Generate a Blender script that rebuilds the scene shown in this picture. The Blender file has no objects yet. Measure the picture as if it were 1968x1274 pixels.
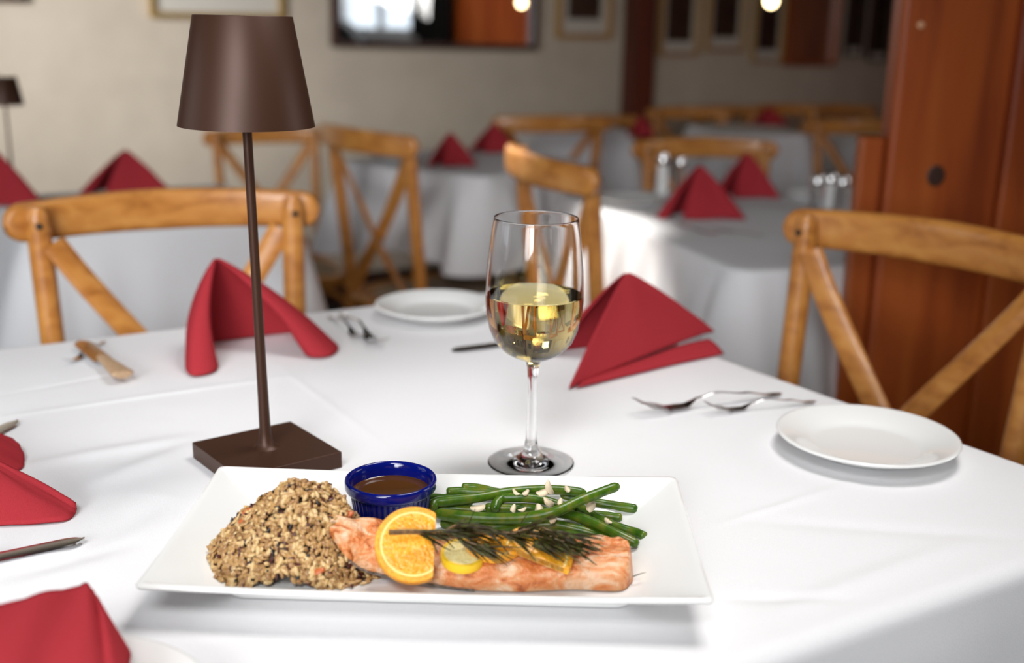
import bpy, bmesh, math, random
from mathutils import Vector, Matrix, noise
import numpy as np
random.seed(7)
C = bpy.context.scene.collection
PI = math.pi
sc = bpy.context.scene

# ------------------------------------------------------------------ camera
F_PX, PITCH, ROLL, CAM_H = 2200.0, math.radians(15.3), math.radians(1.0), 1.13
TZ = 0.75                                        # table-top height
cam_data = bpy.data.cameras.new('camera'); cam = bpy.data.objects.new('camera', cam_data); C.objects.link(cam)
cam_data.sensor_width = 36.0; cam_data.lens = 36.0 * F_PX / 1968.0
CAMROT = Matrix.Rotation(PI/2 - PITCH, 3, 'X') @ Matrix.Rotation(ROLL, 3, 'Z')
cam.matrix_world = Matrix.Translation((0, 0, CAM_H)) @ CAMROT.to_4x4()
cam_data.clip_start = 0.02
cam_data.dof.use_dof = True; cam_data.dof.focus_distance = 0.88; cam_data.dof.aperture_fstop = 3.4
cam_data.dof.aperture_blades = 0
sc.camera = cam
# ------------------------------------------------------------------ world, lights, exposure
w = bpy.data.worlds.new('sky'); sc.world = w; w.use_nodes = True
w.node_tree.nodes['Background'].inputs[0].default_value = (0.80, 0.90, 1.0, 1)
w.node_tree.nodes['Background'].inputs[1].default_value = 1.6
sc.view_settings.view_transform = 'Standard'; sc.view_settings.look = 'None'
sc.view_settings.gamma = 1.0; sc.view_settings.exposure = 0.0; sc.view_settings.use_curve_mapping = False
sc.cycles.max_bounces = 12; sc.cycles.transmission_bounces = 12; sc.cycles.diffuse_bounces = 4
sc.cycles.caustics_reflective = True; sc.cycles.caustics_refractive = True; sc.cycles.sample_clamp_indirect = 40.0
sc.cycles.use_denoising = True

def area(name, loc, target, sx, sy, power, col):
    l = bpy.data.lights.new(name, 'AREA'); l.shape = 'RECTANGLE'; l.size = sx; l.size_y = sy
    l.energy = power; l.color = col
    o = bpy.data.objects.new(name, l); C.objects.link(o); o.location = loc
    o.rotation_euler = (Vector(target) - Vector(loc)).to_track_quat('-Z', 'Z').to_euler()
    return o
area('assumed_overhead_light', (0.50, 1.15, 2.5), (0.04, 0.68, 0.75), 0.75, 0.75, 4.0, (1.0, 0.975, 0.95)).data.spread = math.radians(64)  # assumed overhead key light; the ceiling is solid, no skylight is built
area('window_daylight_right', (2.96, 1.55, 1.66), (0.0, 0.9, 1.2), 0.84, 1.36, 9, (1.0, 0.98, 0.95))
area('assumed_daylight_left', (-2.5, 0.9, 1.6), (-1.95, 3.6, 1.15), 1.4, 1.3, 12.5, (0.97, 0.97, 1.0)).data.spread = math.radians(40)  # daylight from an assumed left window, out of view

area('assumed_daylight_behind', (-1.1, -2.42, 1.65), (-0.35, 1.7, 0.35), 1.5, 1.3, 10, (0.97, 0.98, 1.0)).data.spread = math.radians(50)  # daylight added for an assumed window behind the camera
area('fill_behind_viewer', (-.45, -.75, 2.55), (-.42, 1.62, .5), 1.0, 0.8, 4.6, (0.97, 0.98, 1.0)).data.spread = math.radians(50)  # added fill light for the near table and chairs, no skylight built here
area('fill_over_wood_wall', (2.3, 3.3, 2.6), (3.0, 3.6, 1.0), 0.6, 2.6, 9, (1.0, 0.93, 0.82)).data.spread = math.radians(50)  # unseen fill added to brighten the cedar wall that the mirrors reflect
sp = bpy.data.lights.new('added_sun_spot', 'SPOT'); sp.energy = 620; sp.spot_size = math.radians(12); sp.spot_blend = .5; sp.shadow_soft_size = .03; sp.color = (1, .97, .92)  # added spot inside the room, stands in for sun on the middle table
so_ = bpy.data.objects.new('added_sun_spot', sp); C.objects.link(so_); so_.location = (-.9, 3.3, 2.6)
so_.rotation_euler = (Vector((.0, 2.27, .8)) - Vector((-.9, 3.3, 2.6))).to_track_quat('-Z', 'Z').to_euler()

# ------------------------------------------------------------------ helpers
def ray(px, py): return CAMROT @ Vector(((px-984.0)/F_PX, -(py-637.0)/F_PX, -1.0))
def P(px, py, z=TZ):
    d = ray(px, py); t = (z - CAM_H)/d.z; return Vector((0, 0, CAM_H)) + d*t
def D(px, py, Y):
    d = ray(px, py); return Vector((0, 0, CAM_H)) + d*(Y/d.y)

class MB:
    def __init__(s): s.v = []; s.f = []; s.m = []
    def add(s, vs, fs, mi=0):
        b = len(s.v); s.v += [tuple(p) for p in vs]; s.f += [tuple(i+b for i in f) for f in fs]; s.m += [mi]*len(fs)
    def box(s, c, d, rot=None, mi=0):
        x, y, z = d[0]/2, d[1]/2, d[2]/2
        vs = [Vector((a*x, b*y, e*z)) for a in (-1, 1) for b in (-1, 1) for e in (-1, 1)]
        if rot is not None: vs = [rot @ q for q in vs]
        s.add([q + Vector(c) for q in vs], [(0,1,3,2),(4,6,7,5),(0,4,5,1),(2,3,7,6),(0,2,6,4),(1,5,7,3)], mi)
    def grid(s, rows, mi=0, closed=False, flip=False):
        n = len(rows[0]); vs = [p for r in rows for p in r]; fs = []
        for i in range(len(rows)-1):
            for j in range(n if closed else n-1):
                k = (j+1) % n
                q = (i*n+j, i*n+k, (i+1)*n+k, (i+1)*n+j)
                fs.append(q[::-1] if flip else q)
        s.add(vs, fs, mi)
    def cap(s, ring, mi=0, flip=False):
        ring = list(ring); c = sum((Vector(p) for p in ring), Vector())/len(ring)
        n = len(ring); fs = [(i, (i+1) % n, n) for i in range(n)]
        if flip: fs = [f[::-1] for f in fs]
        s.add(ring+[c], fs, mi)
    def lathe(s, prof, n=48, c=(0,0,0), mi=0, rmod=None):
        c = Vector(c); rows = []
        for i, (r, z) in enumerate(prof):
            row = []
            for k in range(n):
                a = 2*PI*k/n; rr = max(r, 1e-5)
                if rmod: rr = rmod(rr, z, a, i)
                row.append(c + Vector((rr*math.cos(a), rr*math.sin(a), z)))
            rows.append(row)
        s.grid(rows, mi, closed=True)
    def sweep(s, path, prof_fn, up=Vector((0,0,1)), caps=True, mi=0):
        path = [Vector(p) for p in path]; n = len(path); rows = []; u = up.copy()
        for i, p in enumerate(path):
            t = (path[min(i+1, n-1)] - path[max(i-1, 0)]).normalized()
            side = t.cross(u)
            if side.length < 1e-4: side = t.orthogonal()
            side.normalize(); u2 = side.cross(t).normalized()
            rows.append([p + side*a + u2*b for a, b in prof_fn(i/(n-1))])
        s.grid(rows, mi, closed=True)
        if caps: s.cap(rows[0], mi, True); s.cap(rows[-1], mi)
    def tube(s, path, r, n=12, up=Vector((0,0.13,1)), caps=True, mi=0):
        rf = r if callable(r) else (lambda t: r)
        s.sweep(path, lambda t: [(rf(t)*math.cos(2*PI*k/n), rf(t)*math.sin(2*PI*k/n)) for k in range(n)], up, caps, mi)
    def build(s, name, mats, parent=None, smooth=True, bevel=0, solid=0, subd=0, angle=40):
        me = bpy.data.meshes.new(name); me.from_pydata(s.v, [], s.f); me.validate(); me.update()
        if not isinstance(mats, (list, tuple)): mats = [mats]
        for m in mats: me.materials.append(m)
        if len(mats) > 1 and len(s.m) == len(me.polygons):
            me.polygons.foreach_set('material_index', s.m)
        bm = bmesh.new(); bm.from_mesh(me); bmesh.ops.recalc_face_normals(bm, faces=bm.faces[:])
        if smooth:
            for f in bm.faces: f.smooth = True
            for e in bm.edges:
                if len(e.link_faces) == 2 and e.calc_face_angle(0) > math.radians(angle): e.smooth = False
        bm.to_mesh(me); bm.free()
        o = bpy.data.objects.new(name, me); C.objects.link(o)
        if parent: o.parent = parent
        if bevel:
            md = o.modifiers.new('edge', 'BEVEL'); md.width = bevel; md.segments = 3; md.limit_method = 'ANGLE'; md.angle_limit = math.radians(35)
        if solid:
            md = o.modifiers.new('thickness', 'SOLIDIFY'); md.thickness = solid; md.offset = 0
        if subd:
            md = o.modifiers.new('smooth', 'SUBSURF'); md.levels = subd; md.render_levels = subd
        return o
def thing(name, label, cat, loc=(0,0,0), rz=0, group=None, scale=1):
    o = bpy.data.objects.new(name, None); C.objects.link(o); o.empty_display_size = .05
    o.location = loc; o.rotation_euler = (0, 0, rz); o.scale = (scale,)*3
    o['label'] = label; o['category'] = cat
    if group: o['group'] = group
    return o
def tag(o, label, cat, group=None, kind=None):
    o['label'] = label; o['category'] = cat
    if group: o['group'] = group
    if kind: o['kind'] = kind
    return o
def struct(o): o['kind'] = 'structure'; return o
def dup(root, loc, rz, label, scale=1, group=None):
    r = root.copy(); C.objects.link(r); r.location = loc; r.rotation_euler = (0, 0, rz); r.scale = (scale,)*3; r['label'] = label
    if group: r['group'] = group
    for ch in list(root.children):
        c = ch.copy(); C.objects.link(c); c.parent = r
        for g in ch.children:
            d = g.copy(); C.objects.link(d); d.parent = c
    return r
def crom(pts, n):
    pts = [Vector(p) for p in pts]; q = [2*pts[0]-pts[1]] + pts + [2*pts[-1]-pts[-2]]; out = []
    segs = len(pts)-1
    for i in range(n+1):
        t = i/n*segs; k = min(int(t), segs-1); u = t-k
        a, b, c, d = q[k], q[k+1], q[k+2], q[k+3]
        out.append(0.5*((2*b)+(c-a)*u+(2*a-5*b+4*c-d)*u*u+(3*b-3*c+d-a)*u**3))
    return out

# ------------------------------------------------------------------ materials
def mat(name, col, rough=.5, metal=0, spec=.5, **kw):
    m = bpy.data.materials.new(name); m.use_nodes = True; b = m.node_tree.nodes['Principled BSDF']
    b.inputs['Base Color'].default_value = (*col, 1); b.inputs['Roughness'].default_value = rough
    b.inputs['Metallic'].default_value = metal; b.inputs['Specular IOR Level'].default_value = spec
    for k, v in kw.items(): b.inputs[k.replace('_', ' ')].default_value = v
    return m
def noisy(m, cols, scale=(5,5,5), nscale=4, detail=5, pos=None, bump=0, bscale=60, rough_in=None, dist=.0):
    nt = m.node_tree; N = nt.nodes; L = nt.links; b = N['Principled BSDF']
    tc = N.new('ShaderNodeTexCoord'); mp = N.new('ShaderNodeMapping'); mp.inputs['Scale'].default_value = scale
    L.new(tc.outputs['Object'], mp.inputs[0])
    nz = N.new('ShaderNodeTexNoise'); nz.inputs['Scale'].default_value = nscale; nz.inputs['Detail'].default_value = detail
    nz.inputs['Distortion'].default_value = dist
    L.new(mp.outputs[0], nz.inputs[0])
    cr = N.new('ShaderNodeValToRGB'); L.new(nz.outputs[0], cr.inputs[0])
    pos = pos or [.3 + .4*i/(len(cols)-1) for i in range(len(cols))]
    while len(cr.color_ramp.elements) < len(cols): cr.color_ramp.elements.new(.5)
    for e, c, p in zip(cr.color_ramp.elements, cols, pos): e.position = p; e.color = (*c, 1)
    L.new(cr.outputs[0], b.inputs['Base Color'])
    if bump:
        n2 = N.new('ShaderNodeTexNoise'); n2.inputs['Scale'].default_value = bscale; n2.inputs['Detail'].default_value = 4
        L.new(tc.outputs['Object'], n2.inputs[0])
        bp = N.new('ShaderNodeBump'); bp.inputs['Strength'].default_value = bump; bp.inputs['Distance'].default_value = .002
        L.new(n2.outputs[0], bp.inputs['Height']); L.new(bp.outputs[0], b.inputs['Normal'])
    return m
M = {}
M['cloth'] = noisy(mat('white_linen', (.8,.79,.79), .92, spec=.15), [(.77,.765,.775),(.83,.825,.835)], nscale=300, detail=2, bump=.12, bscale=900)
M['napkin'] = noisy(mat('burgundy_linen', (.3,.03,.04), .95, spec=.03), [(.32,.026,.034),(.42,.040,.050)], nscale=500, detail=2, bump=.2, bscale=1200)
M['honey'] = noisy(mat('honey_wood', (.5,.23,.07), .38, Coat_Weight=.25), [(.38,.130,.022),(.56,.225,.045),(.66,.30,.070)], scale=(4,14,9), nscale=5, detail=6, dist=.6)
M['dkbrown'] = mat('brown_bronze_paint', (.056,.022,.011), .45, metal=.3, spec=.45)
M['cream_in'] = mat('cream_lining', (.85,.75,.6), .6)
M['cedar'] = noisy(mat('red_cedar', (.4,.1,.02), .42), [(.20,.030,.004),(.36,.070,.009),(.43,.100,.014)], scale=(9,9,.7), nscale=2.4, detail=5, dist=.4)
M['wall'] = noisy(mat('cream_plaster', (.6,.53,.43), .85, spec=.2), [(.57,.49,.385),(.63,.545,.43)], nscale=2)
M['ceil'] = mat('ceiling_dark_low_bounce', (.10,.075,.055), .9)  # unseen; colour darkened so the ceiling bounces less light
M['wall_dark'] = mat('dark_wall_low_bounce', (.11,.07,.045), .8)  # dark colour given to the unseen walls to cut bounced light
M['floor'] = noisy(mat('charcoal_carpet', (.03,.028,.03), .95, spec=.1), [(.018,.017,.018),(.05,.046,.048)], nscale=30)
M['dkwood'] = noisy(mat('dark_stained_wood', (.05,.018,.008), .4), [(.03,.010,.005),(.07,.022,.010)], scale=(8,8,1), nscale=3)
M['porcelain'] = mat('white_porcelain', (.84,.84,.82), .08, spec=.55)
M['cobalt'] = mat('cobalt_glaze', (.002,.006,.13), .09, spec=.5)
M['sauce'] = mat('brown_jus', (.075,.028,.008), .06, spec=.6)
M['steel'] = mat('polished_steel', (.62,.61,.60), .16, metal=1)
M['pale_wood'] = noisy(mat('worn_pale_wood', (.45,.3,.18), .5), [(.38,.23,.13),(.52,.36,.22)], nscale=30)
M['gold'] = mat('gilt_frame', (.55,.36,.12), .38, metal=.7)
M['matboard'] = mat('mat_board', (.62,.58,.5), .8)
M['darkart'] = noisy(mat('dark_print', (.02,.015,.012), .3), [(.008,.006,.006),(.05,.03,.02)], nscale=5)
M['paleart'] = noisy(mat('pale_print', (.6,.58,.5), .5), [(.50,.50,.44),(.66,.63,.55)], nscale=3)
M['mirror'] = mat('mirror_glass', (.86,.86,.86), .01, metal=1)
M['black'] = mat('black_metal', (.012,.012,.013), .5)
M['white_paint'] = mat('white_window_paint', (.8,.8,.8), .5)
M['cane'] = noisy(mat('woven_cane', (.4,.3,.2), .7), [(.33,.24,.15),(.50,.40,.28)], nscale=120, bump=.4, bscale=260)
g = bpy.data.materials.new('clear_glass'); g.use_nodes = True; nt = g.node_tree; nt.nodes.clear()
o_ = nt.nodes.new('ShaderNodeOutputMaterial'); b_ = nt.nodes.new('ShaderNodeBsdfGlass'); b_.inputs['Roughness'].default_value = 0; b_.inputs['IOR'].default_value = 1.47
nt.links.new(b_.outputs[0], o_.inputs[0]); M['glass'] = g
g = bpy.data.materials.new('white_wine'); g.use_nodes = True; nt = g.node_tree; nt.nodes.clear()
o_ = nt.nodes.new('ShaderNodeOutputMaterial'); b_ = nt.nodes.new('ShaderNodeBsdfGlass'); b_.inputs['Roughness'].default_value = 0; b_.inputs['IOR'].default_value = 1.34
b_.inputs['Color'].default_value = (1, .96, .78, 1)
va = nt.nodes.new('ShaderNodeVolumeAbsorption'); va.inputs['Color'].default_value = (.96, .80, .12, 1); va.inputs['Density'].default_value = 9
nt.links.new(b_.outputs[0], o_.inputs[0]); nt.links.new(va.outputs[0], o_.inputs['Volume']); M['wine'] = g
def emit(name, col, s):
    m = bpy.data.materials.new(name); m.use_nodes = True; b = m.node_tree.nodes['Principled BSDF']
    b.inputs['Base Color'].default_value = (*col, 1); b.inputs['Emission Color'].default_value = (*col, 1); b.inputs['Emission Strength'].default_value = s
    return m
M['bulb'] = emit('lit_bulb', (1, .78, .42), 14)
RICE = [mat('rice_tan', (.45,.26,.095), .3), mat('rice_pale', (.64,.44,.20), .3), mat('rice_brown', (.33,.175,.065), .36),
        mat('rice_red', (.075,.014,.010), .3), mat('rice_black', (.012,.008,.008), .3), mat('rice_gap_shade', (.07,.032,.014), .6), mat('carrot_bit', (.50,.12,.03), .4)]  # the bed under the grains is darkened as painted shade in the gaps
M['bean'] = noisy(mat('green_bean_skin', (.05,.13,.012), .30, spec=.4, Subsurface_Weight=0.0), [(.030,.088,.004),(.062,.135,.006),(.14,.16,.016)], nscale=28, detail=3)
M['beantip'] = mat('bean_tip', (.15,.15,.03), .4)
M['almond'] = mat('almond_flake', (.80,.66,.46), .5)
M['salmon'] = noisy(mat('baked_salmon', (.8,.4,.2), .34, spec=.5, Subsurface_Weight=.12), [(.34,.075,.014),(.68,.21,.055),(.74,.34,.15),(.82,.56,.38)], scale=(22,60,40), nscale=2.2, detail=10, pos=[.30,.42,.53,.68], bump=1.0, bscale=330, dist=1.2)
M['skin'] = noisy(mat('silver_fish_skin', (.1,.09,.08), .3), [(.02,.02,.02),(.30,.28,.25)], nscale=60)
M['flesh'] = noisy(mat('orange_flesh', (.85,.33,.02), .22, spec=.5, Subsurface_Weight=.1), [(.78,.24,.008),(.88,.38,.02),(.92,.50,.06)], nscale=130, detail=3, bump=.5, bscale=300)
M['rind'] = noisy(mat('orange_rind', (.85,.36,.02), .35), [(.80,.28,.008),(.90,.46,.03)], nscale=80, bump=.3, bscale=900)
M['pith'] = mat('orange_pith', (.92,.66,.22), .5)
M['lemonflesh'] = noisy(mat('lemon_flesh', (.8,.6,.15), .25), [(.86,.66,.22),(.95,.84,.45)], nscale=120, bump=.4, bscale=300)
M['lemonrind'] = mat('lemon_rind', (.86,.55,.02), .35)
M['rosemary'] = noisy(mat('roasted_rosemary', (.05,.05,.02), .5, spec=.25), [(.022,.010,.005),(.035,.030,.006),(.075,.080,.016)], nscale=45, detail=2)
M['rostem'] = noisy(mat('rosemary_stem', (.16,.08,.03), .5), [(.07,.030,.010),(.28,.15,.05)], nscale=60)

# ------------------------------------------------------------------ the room
WA = math.radians(28); WU = Vector((math.cos(WA), math.sin(WA), 0)); WN = Vector((math.sin(WA), -math.cos(WA), 0)); W0 = Vector((-.77, 4.50, 0))
def WP(px, py, off=0.0):
    """where the sight line meets the far wall (off = in front of it)"""
    d = ray(px, py); o = Vector((0, 0, CAM_H)); q = W0 + WN*off
    return o + d*((q-o).dot(WN)/d.dot(WN))
ROTW = Matrix.Rotation(WA, 3, 'Z')
def wallbox(name, a, b, z0, z1, th, m):
    a, b = Vector((*a, 0)), Vector((*b, 0)); u = (b-a).normalized(); L_ = (b-a).length
    mb = MB(); mb.box((0,0,0), (L_, th, z1-z0)); o = mb.build(name, m, smooth=False)
    o.location = (a+b)/2 + Vector((0,0,(z0+z1)/2)); o.rotation_euler = (0,0,math.atan2(u.y, u.x)); return struct(o)
CZ = 2.7
fa = W0 - WN*.05 - WU*2.35; fb = W0 - WN*.05 + WU*4.5
wallbox('wall_far', fa[:2], fb[:2], 0, CZ, .1, M['wall'])
for seg in (((-2.65,-2.55),(-1.9,-2.55),0,CZ), ((-.3,-2.55),(3.05,-2.55),0,CZ), ((-1.9,-2.55),(-.3,-2.55),0,.95), ((-1.9,-2.55),(-.3,-2.55),2.35,CZ)): wallbox('wall_behind', seg[0], seg[1], seg[2], seg[3], .1, M['wall_dark'])
# left wall with one assumed window
LX = -2.65
wallbox('wall_left', (LX,-2.6), (LX,.2), 0, CZ, .1, M['wall_dark'])
for nm, seg in (('wall_left', ((LX,1.6),(LX,3.6),0,CZ)), ('wall_left', ((LX,.2),(LX,1.6),0,.9)), ('wall_left', ((LX,.2),(LX,1.6),2.3,CZ))):
    wallbox(nm, seg[0], seg[1], seg[2], seg[3], .1, M['wall_dark'])
RX = 3.05
for seg in (((RX,-2.6),(RX,1.12),0,CZ), ((RX,1.12),(RX,1.98),0,.98), ((RX,1.12),(RX,1.98),2.35,CZ), ((RX,1.98),(RX,2.28),0,CZ)): wallbox('wall_right', seg[0], seg[1], seg[2], seg[3], .1, M['wall'])
wallbox('wall_right', (RX,2.28), (RX,6.5), 0, CZ, .1, M['cedar'])
mb = MB(); mb.box((0.2,1.9,-.05), (6.2,9.2,.1)); struct(mb.build('floor', M['floor'], smooth=False))
mb = MB(); mb.box((0.2,1.9,CZ+.05), (6.2,9.2,.1)); struct(mb.build('ceiling', M['ceil'], smooth=False))
def winframe(name, x, y0, y1, z0, z1):
    e = bpy.data.objects.new(name, None); C.objects.link(e); e['kind'] = 'structure'; e.location = (x, (y0+y1)/2, z0)
    mb = MB(); h = z1-z0; wd = y1-y0
    for yy in (-wd/2+.03, wd/2-.03): mb.box((0,yy,h/2), (.09,.06,h))
    for zz in (.03, h-.03): mb.box((0,0,zz), (.09,wd,.06))
    mb.box((0,0,h/2), (.05,.05,h)); mb.box((0,0,h*.55), (.04,wd,.03))
    o = mb.build('window_frame', M['white_paint'], e, smooth=False, bevel=.004)
    mb = MB(); mb.box((-.06 if x > 0 else .06,0,-.015), (.20,wd+.08,.03)); mb.build('window_sill', M['white_paint'], e, smooth=False, bevel=.004)
    return e
winframe('window_1', RX, 1.12, 1.98, .98, 2.35)
winframe('window_assumed_left', LX, .2, 1.6, .9, 2.3)  # assumed window, out of view, for the left daylight
wb = winframe('window_assumed_behind', 0, -.8, .8, .95, 2.35); wb.location = (-1.1, -2.55, .95); wb.rotation_euler = (0, 0, -PI/2)  # unseen window added in the wall behind the camera
# baseboard + the wooden wall post
a = W0 - WU*2.3; b = W0 + WU*4.4
mb = MB(); mb.box((0,0,0), ((b-a).length,.02,.12)); o = mb.build('baseboard_far', M['dkwood'], smooth=False, bevel=.003)
o.location = (a+b)/2 + WN*.011 + Vector((0,0,.06)); o.rotation_euler = (0,0,WA); struct(o)
pl, pr = WP(1206,150,.05), WP(1247,150,.05)
mb = MB(); mb.box((0,0,0), ((pr-pl).length,.09,CZ-.01)); o = mb.build('trim_1', noisy(mat('dark_red_wood', (.1,.02,.01), .5), [(.10,.018,.008),(.17,.035,.012)], scale=(9,9,.7), nscale=3), smooth=False, bevel=.004)
o.location = (pl+pr)/2 + Vector((0,0,CZ/2-(pl.z+pr.z)/2)) - WN*.004; o.rotation_euler = (0,0,WA); struct(o)
# big cedar post on the right: recessed panel between two proud stiles
def postbox(name, pxs, Yf, depth, z0, z1, m, bev=.006, ang=0):
    x0, x1 = D(pxs[0], 400, Yf).x, D(pxs[1], 400, Yf).x
    mb = MB(); mb.box(((x0+x1)/2, Yf+depth/2, (z0+z1)/2), (x1-x0, depth, z1-z0)); return mb.build(name, m, smooth=False, bevel=bev)
pt = thing('wooden_post', 'massive reddish orange cedar post with dark knot behind the right-hand chair', 'post', (.66, 1.9, 0))
def intopost(o): o.parent = pt; o.matrix_parent_inverse = Matrix.Translation((-.66,-1.9,0)); return o
PX0 = D(1728,100,1.765).x; PX1 = D(1925,300,1.76).x
mb = MB()   # shaft with a chamfered left corner
sec = [(PX0,1.772),(PX0+.006,1.765),(PX1,1.765),(PX1,1.818),(PX0,1.818)]
mb.grid([[Vector((x,y,0)) for x,y in sec],[Vector((x,y,CZ)) for x,y in sec]], closed=True); intopost(mb.build('shaft', M['cedar'], smooth=False, bevel=.003))
mb = MB(); mb.box((PX1+.12, 1.782, CZ/2), (.24,.072,CZ)); intopost(mb.build('side_plank', M['cedar'], smooth=False, bevel=.006))
k0 = D(1799,338,1.7645)
mb = MB(); mb.lathe([(.0,.0006),(.008,.0007),(.0100,.0006),(.0112,.0)], 24); o = intopost(mb.build('knot', mat('wood_knot', (.045,.016,.008), .5)))
o.rotation_euler = (PI/2,0,0); o.location = k0; o.scale = (1.25,1.5,1)
k1 = D(1770,48,1.7645)
mb = MB(); mb.lathe([(.0,.0012),(.004,.0012),(.0055,.0)], 16); o = intopost(mb.build('knot', mat('pale_chip', (.7,.38,.2), .5))); o.rotation_euler = (PI/2,0,.0); o.location = k1; o['label'] = 'small pale chip mark in the wood'
# low wooden divider behind the post
dx0, dx1 = D(1645,330,1.80).x, PX0-.0005; dz = D(1660,262,1.80).z
mb = MB(); mb.box(((dx0+dx1)/2, 1.800, dz/2), (dx1-dx0,.034,dz)); o = mb.build('wooden_batten', M['cedar'], smooth=False, bevel=.004)
tag(o, 'low reddish wood batten standing against the left side of the big post', 'batten')

# ------------------------------------------------------------------ pictures and mirrors on the far wall
def picture(x0, x1, yb, h, fw, label, art='darkart', frame='gold', matw=.03, group='framed prints on the cream wall', botcol=None):
    a, b = WP(x0, yb), WP(x1, yb); wd = (b-a).dot(WU); zc = (a.z+b.z)/2
    c = (a+b)/2; c.z = zc
    e = thing('picture_frame', label, 'picture', c + WN*.001, WA, group)
    mb = MB()
    for s in (-1, 1): mb.box((s*(wd/2-fw/2), -.0125, h/2), (fw, .025, h))
    mb.box((0,-.0125,fw/2), (wd-2*fw,.025,fw)); mb.box((0,-.0125,h-fw/2), (wd-2*fw,.025,fw))
    mb.build('frame', M[frame], e, smooth=False, bevel=.002)
    mb = MB(); mb.box((0,-.006,h/2), (wd-2*fw,.006,h-2*fw)); mb.build('mat_board', M['matboard'], e, smooth=False)
    mb = MB(); mb.box((0,-.010,h/2+.01), (wd-2*fw-2*matw,.003,h-2*fw-2*matw-.03)); mb.build('print', M[art], e, smooth=False)
    return e
picture(287, 545, 36, .55, .022, 'wide gold framed pale print above the tall lamp shade', art='paleart', matw=.05, group=None)
picture(-80, 52, 3, .5, .02, 'dark framed print at the far left above the small lamp', frame='dkwood', group=None)
picture(1066, 1170, 74, .55, .020, 'gold framed dark print between the large mirror and the wall post', matw=.035)
picture(1262, 1336, 107, .55, .016, 'gold framed dark print just right of the wall post', matw=.022)
picture(1352, 1424, 99, .52, .016, 'middle one of three small gold framed prints right of the wall post', matw=.022)
picture(1440, 1498, 120, .55, .014, 'gold framed dark print just left of the small mirror', matw=.018)
picture(1618, 1652, 108, .6, .012, 'narrow dark print right of the small mirror', frame='dkwood', matw=.004, group=None)
picture(1662, 1700, 118, .6, .012, 'dark print beside the big post edge', frame='dkwood', matw=.004, group=None)
def mirror(x0, x1, yb, h, fw, label, tilt=0.0):
    a, b = WP(x0, yb), WP(x1, yb); wd = (b-a).dot(WU); c = (a+b)/2; c.z = (a.z+b.z)/2
    e = thing('wall_mirror', label, 'mirror', c + WN*.001, WA, None); e.rotation_euler = (0, tilt, WA)
    mb = MB()
    for s in (-1, 1): mb.box((s*(wd/2-fw/2), -.02, h/2), (fw, .04, h))
    mb.box((0,-.02,fw/2), (wd-2*fw,.04,fw)); mb.box((0,-.02,h-fw/2), (wd-2*fw,.04,fw))
    mb.build('frame', M['dkwood'] if wd > .5 else M['cedar'], e, smooth=False, bevel=.003)
    mb = MB(); mb.box((0,-.012,h/2), (wd-2*fw,.004,h-2*fw)); mb.build('mirror_glass', M['mirror'], e, smooth=False)
    return e
mirror(634, 1024, 93, .9, .022, 'large dark framed wall mirror reflecting a bright window and orange wood', .012)
mirror(1500, 1597, 126, .8, .018, 'small wood framed mirror far along the wall reflecting orange wood')
# things by the right-hand window that only the large mirror shows
cu = thing('window_curtain', 'black curtain hanging beside the bright window, seen in the large mirror', 'curtain', (2.93, 2.13, 0))
mb = MB(); mb.grid([[Vector((.03*math.sin(k*1.1), -.19+.38*k/40, z)) for k in range(41)] for z in (.05, .9, 1.8, 2.5)]); mb.build('curtain_panel', mat('black_curtain', (.01,.01,.012), .9), cu, solid=.004)
mb = MB(); mb.tube([(0,-.25,2.53),(0,.25,2.53)], .012, 12, up=Vector((0,0,1))); mb.build('curtain_rod', M['black'], cu)
ac = thing('armchair', 'dark armchair with a rounded back under the window, seen in the large mirror', 'chair', (2.55, 1.35, 0))
mb = MB()
bk = lambda w_, y0, y1, z0, z1: None
rows = []
for i in range(13):
    a = PI*i/12; y = -.30*math.cos(a); zt2 = .62 + .46*math.sin(a)**.6
    rows.append([Vector((.16,y,.30)),Vector((.16,y,zt2)),Vector((.24,y,zt2+.02)),Vector((.30,y,zt2-.03)),Vector((.30,y,.30))])
mb.grid(rows); mb.cap(rows[0]); mb.cap(rows[-1]); mb.build('backrest', M['black'], ac)
mb = MB(); mb.box((-.02,0,.36), (.46,.52,.14)); mb.build('seat', M['black'], ac, bevel=.03)
for sx in (-.2,.24):
    for sy in (-.22,.22): mb = MB(); mb.tube([(sx,sy,.30),(sx*1.05,sy*1.05,0)], .016, 10); mb.build('leg', M['black'], ac)
# pendant bulb
pb = D(1482, 2, 4.3)
e = thing('pendant_lamp', 'small glowing pendant bulb hanging before the far prints', 'lamp', (pb.x, pb.y, pb.z))
mb = MB(); mb.lathe([(0,-.022),(.012,-.018),(.02,-.006),(.02,.004),(.012,.02),(.008,.028)], 20); mb.build('bulb', M['bulb'], e)
mb = MB(); mb.tube([(0,0,.026),(0,0,CZ-pb.z)], .003, 8); mb.build('cord', M['black'], e)
mb = MB(); mb.lathe([(.009,.024),(.012,.03),(.012,.06),(.004,.066)], 16); mb.build('socket', M['black'], e)

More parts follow.
